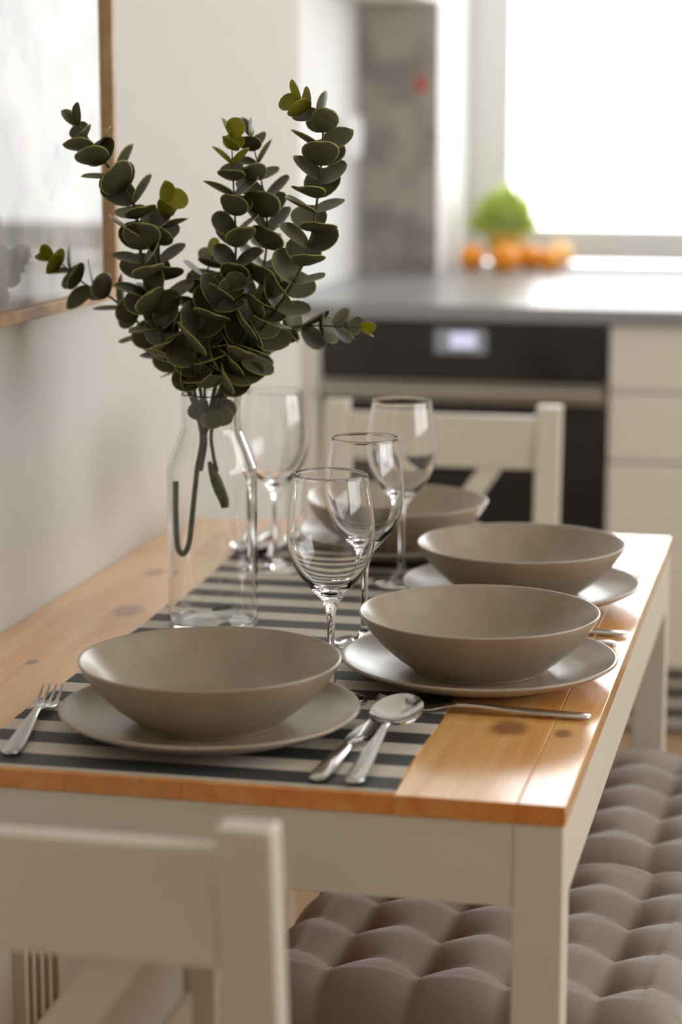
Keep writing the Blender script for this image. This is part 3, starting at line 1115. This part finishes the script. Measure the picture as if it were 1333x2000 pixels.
bm = bmesh.new()
tube_bm(bm, [at_y(px, py, BY) - Vector((BX, BY, RT + .01)) for px, py in ((409, 902), (414, 915), (421, 935), (430, 958), (438, 978), (440, 991))], [.0022, .0042, .0062, .0066, .0056, .0044], 10)
link('stem_end', fin(bm, 'stem_end'), 'stem', bpy.data.objects['eucalyptus_sprig.006'])
rl = random.Random(5)
host = bpy.data.objects['eucalyptus_sprig.003']
hb_ = Vector((BX, BY, RT + .01))
for (px, py, dy, dx_, dz_, sc_) in ((390, 785, -.008, -.12, -1, .66), (432, 792, -.010, .12, -1, .74), (412, 800, -.016, .1, -1, .70), (440, 778, .004, .0, -1, .72), (400, 778, .006, -.1, -1, .72), (428, 780, .010, .2, -1, .7)):
    p = at_y(px, py, BY + dy)
    put_leaf(host, p - hb_, Vector((dx_, 0, dz_)), Vector((rl.uniform(-.5, .5), -1, .2)), sc_, False, rl)
for (px, py, dy, dx_, dz_, sc_) in ((392, 752, -.022, -.8, .25, 1.0), (404, 748, -.026, .5, .7, 1.05), (432, 752, -.024, .9, .12, 1.1), (420, 744, .018, .2, .9, 1.1), (440, 738, .012, .8, .5, 1.05),
                                    (388, 742, .010, -.6, .7, 1.0), (412, 758, -.028, -.2, .6, .9), (448, 750, -.006, .9, .35, .95)):
    p = at_y(px, py, BY + dy)
    put_leaf(host, p - hb_, Vector((dx_, rl.uniform(-.3, .3), dz_)), Vector((rl.uniform(-.5, .5), -.8, .5)), sc_, False, rl)
fl = link('fallen_leaf', LEAF['eucalyptus_leaf'][1].copy(), None, None, (-0.462, 0.572, RT + .0088), (0, 0, math.radians(-65)))
fl.scale = (.62, .72, .62)
tag(fl, 'single small eucalyptus leaf lying on the bottom of the bottle', 'leaf')


# ------------------------------------------------------------------ chairs
def make_chair(label, loc, rz):
    """origin on the floor under the seat centre, backrest towards -y"""
    t = thing('dining_chair', label, 'chair', loc, rz, 'white cross-back chairs')
    HWd = 0.1935
    PW = 0.040

    def back(z):
        return -0.155 - 0.045 * max(0, (z - .43)) / .41

    for s in (-1, 1):
        bm = bmesh.new()
        x0, x1 = s * HWd, s * (HWd - PW)
        x0, x1 = min(x0, x1), max(x0, x1)
        zs = [0.0, .2, .43, .64, .832]
        prev = None
        for z in zs:
            yb = back(z) - (.03 * (.43 - z) / .43 if z < .43 else 0)
            ring = [bm.verts.new(p) for p in ((x0, yb - .013, z), (x1, yb - .013, z), (x1, yb + .015, z), (x0, yb + .015, z))]
            if prev:
                for k in range(4):
                    bm.faces.new((prev[k], prev[(k + 1) % 4], ring[(k + 1) % 4], ring[k]))
            else:
                bm.faces.new(ring[::-1])
            prev = ring
        bm.faces.new(prev)
        link('rear_leg', fin(bm, 'rear_leg', True, .003), 'white_paint', t)
        box('leg', (min(s * HWd, s * (HWd - .036)), max(s * HWd, s * (HWd - .036)), .17, .206, 0, .425), 'white_paint', t, .003)
        box('side_rail', (s * (HWd - .02) - .009, s * (HWd - .02) + .009, -.14, .17, .36, .425), 'white_paint', t, .002)
    xi = HWd - PW
    a, c = (-xi, back(.772), .772), (xi, back(.772), .772)
    bm = prism_between(a, c, .085, .020)
    link('top_rail', fin(bm, 'top_rail', True, .003), 'white_paint', t)
    bm = prism_between((-xi, back(.47), .47), (xi, back(.47), .47), .04, .018)
    link('lower_rail', fin(bm, 'lower_rail', True, .002), 'white_paint', t)
    for s in (-1, 1):
        za, zb = .735, .488
        bm = prism_between((s * .085, back(za) + s * .0046, za), (-s * .092, back(zb) + s * .0046, zb), .032, .009)
        link('cross_slat', fin(bm, 'cross_slat', True, .0015), 'white_paint', t)
    for y0, y1 in ((.172, .204), (-.152, -.13)):
        box('front_rail', (-HWd + .038, HWd - .038, y0 + .006, y1 - .006, .36, .425), 'white_paint', t, .002)
    box('seat', (-.195, .195, -.135, .215, .426, .446), 'white_paint', t, .005)
    return t


make_chair('white cross-back chair seen from behind at the near end of the table', (-.342, -.165, 0), 0)
make_chair('white cross-back chair facing the camera at the far end of the table', (-.411, 1.545, 0), math.pi)


# ------------------------------------------------------------------ cushions and bench
def cushion_mesh(name, sx, sy, n, zt, zb, wig=0.0):
    G = 84
    bm = bmesh.new()

    def edge(u):
        return max(0.0, 1 - abs(2 * u - 1) ** 9) ** .5
    top = []
    for j in range(G + 1):
        row = []
        for i in range(G + 1):
            u = 0.5 - 0.5 * math.cos(math.pi * i / G) * (1 if True else 0)
            u = .35 * u + .65 * i / G
            v = .35 * (0.5 - 0.5 * math.cos(math.pi * j / G)) + .65 * j / G
            fu, fv = (u * n) % 1.0, (v * n) % 1.0
            du, dv = min(fu, 1 - fu) * sx / n, min(fv, 1 - fv) * sy / n
            inner_u = 0.5 < u * n < n - .5
            inner_v = 0.5 < v * n < n - .5
            ku = 1.0 if round(u * n) not in (0, n) else 0.0
            kv = 1.0 if round(v * n) not in (0, n) else 0.0
            h = .030 * (1 - ku * math.exp(-du / .020) * .36 - kv * math.exp(-dv / .020) * .36)
            h -= .024 * ku * kv * math.exp(-math.hypot(du, dv) / .015)
            e = min(edge(u), edge(v)) ** .8 if False else edge(u) * edge(v)
            z = zb + (zt - .030 - zb) * (e ** .8) + h * e
            # scalloped outline
            ex = 1 - .035 * (1 - edge(u)) * (1 if kv == 0 else math.exp(-dv / .02))
            ey = 1 - .035 * (1 - edge(v)) * (1 if ku == 0 else math.exp(-du / .02))
            row.append(bm.verts.new(((u - .5) * sx * ex, (v - .5) * sy * ey, z)))
        top.append(row)
    for j in range(G):
        for i in range(G):
            bm.faces.new((top[j][i], top[j][i + 1], top[j + 1][i + 1], top[j + 1][i]))
    # underside
    rimv = [top[0][i] for i in range(G)] + [top[j][G] for j in range(G)] + [top[G][G - i] for i in range(G)] + [top[G - j][0] for j in range(G)]
    low = [bm.verts.new((v.co.x * .95, v.co.y * .95, zb - .008)) for v in rimv]
    m_ = len(rimv)
    for k in range(m_):
        bm.faces.new((rimv[k], low[k], low[(k + 1) % m_], rimv[(k + 1) % m_]))
    bm.faces.new(low)
    return fin(bm, name, True, auto=3.0)


BZ = 0.412
cme = cushion_mesh('cushion_cover', .445, .445, 5, .092, .030)
cme.materials.append(MATS['velvet'])
bt_me = lathe_me('tuft_button', [(0, 0), (.0045, .0005), (.005, .002), (.003, .0035), (0, .004)], 10)
bt_me.materials.append(MATS['velvet'])
for cx_, cy_, rz, lb in ((-.118, .440, -3.5, 'grey-brown tufted velvet cushion nearest the camera on the bench'),
                         (-.110, .888, -1.5, 'grey-brown tufted velvet cushion farther back on the bench')):
    c = thing('seat_cushion', lb, 'cushion', (cx_, cy_, BZ), math.radians(rz), 'tufted bench cushions')
    link('cover', cme, None, c, (0, 0, -.022))
    for i in range(1, 5):
        for j in range(1, 5):
            link('tuft_button', bt_me, None, c, ((i / 5 - .5) * .445, (j / 5 - .5) * .445, .0195))

bn = thing('bench', 'low white bench carrying the velvet cushions beside the table', 'bench', (-.11, .67, 0))
box('seat', (-.19, .20, -.47, .47, BZ - .03, BZ), 'white_paint', bn, .003)
for s1 in (-1, 1):
    for s2 in (-1, 1):
        box('leg', (s1 * .15 - .02, s1 * .15 + .02, s2 * .42 - .02, s2 * .42 + .02, 0, BZ - .03), 'white_paint', bn, .002)

nc = thing('seat_cushion', 'dark cushion on the near chair, a sliver showing at the bottom edge', 'cushion', (-.342, -.135, .4462), 0)
ncm = cushion_mesh('cushion_cover', .37, .34, 4, .072, .024)
ncm.materials.append(MATS['velvet_dark'])
link('cover', ncm, None, nc, (0, 0, -.014))
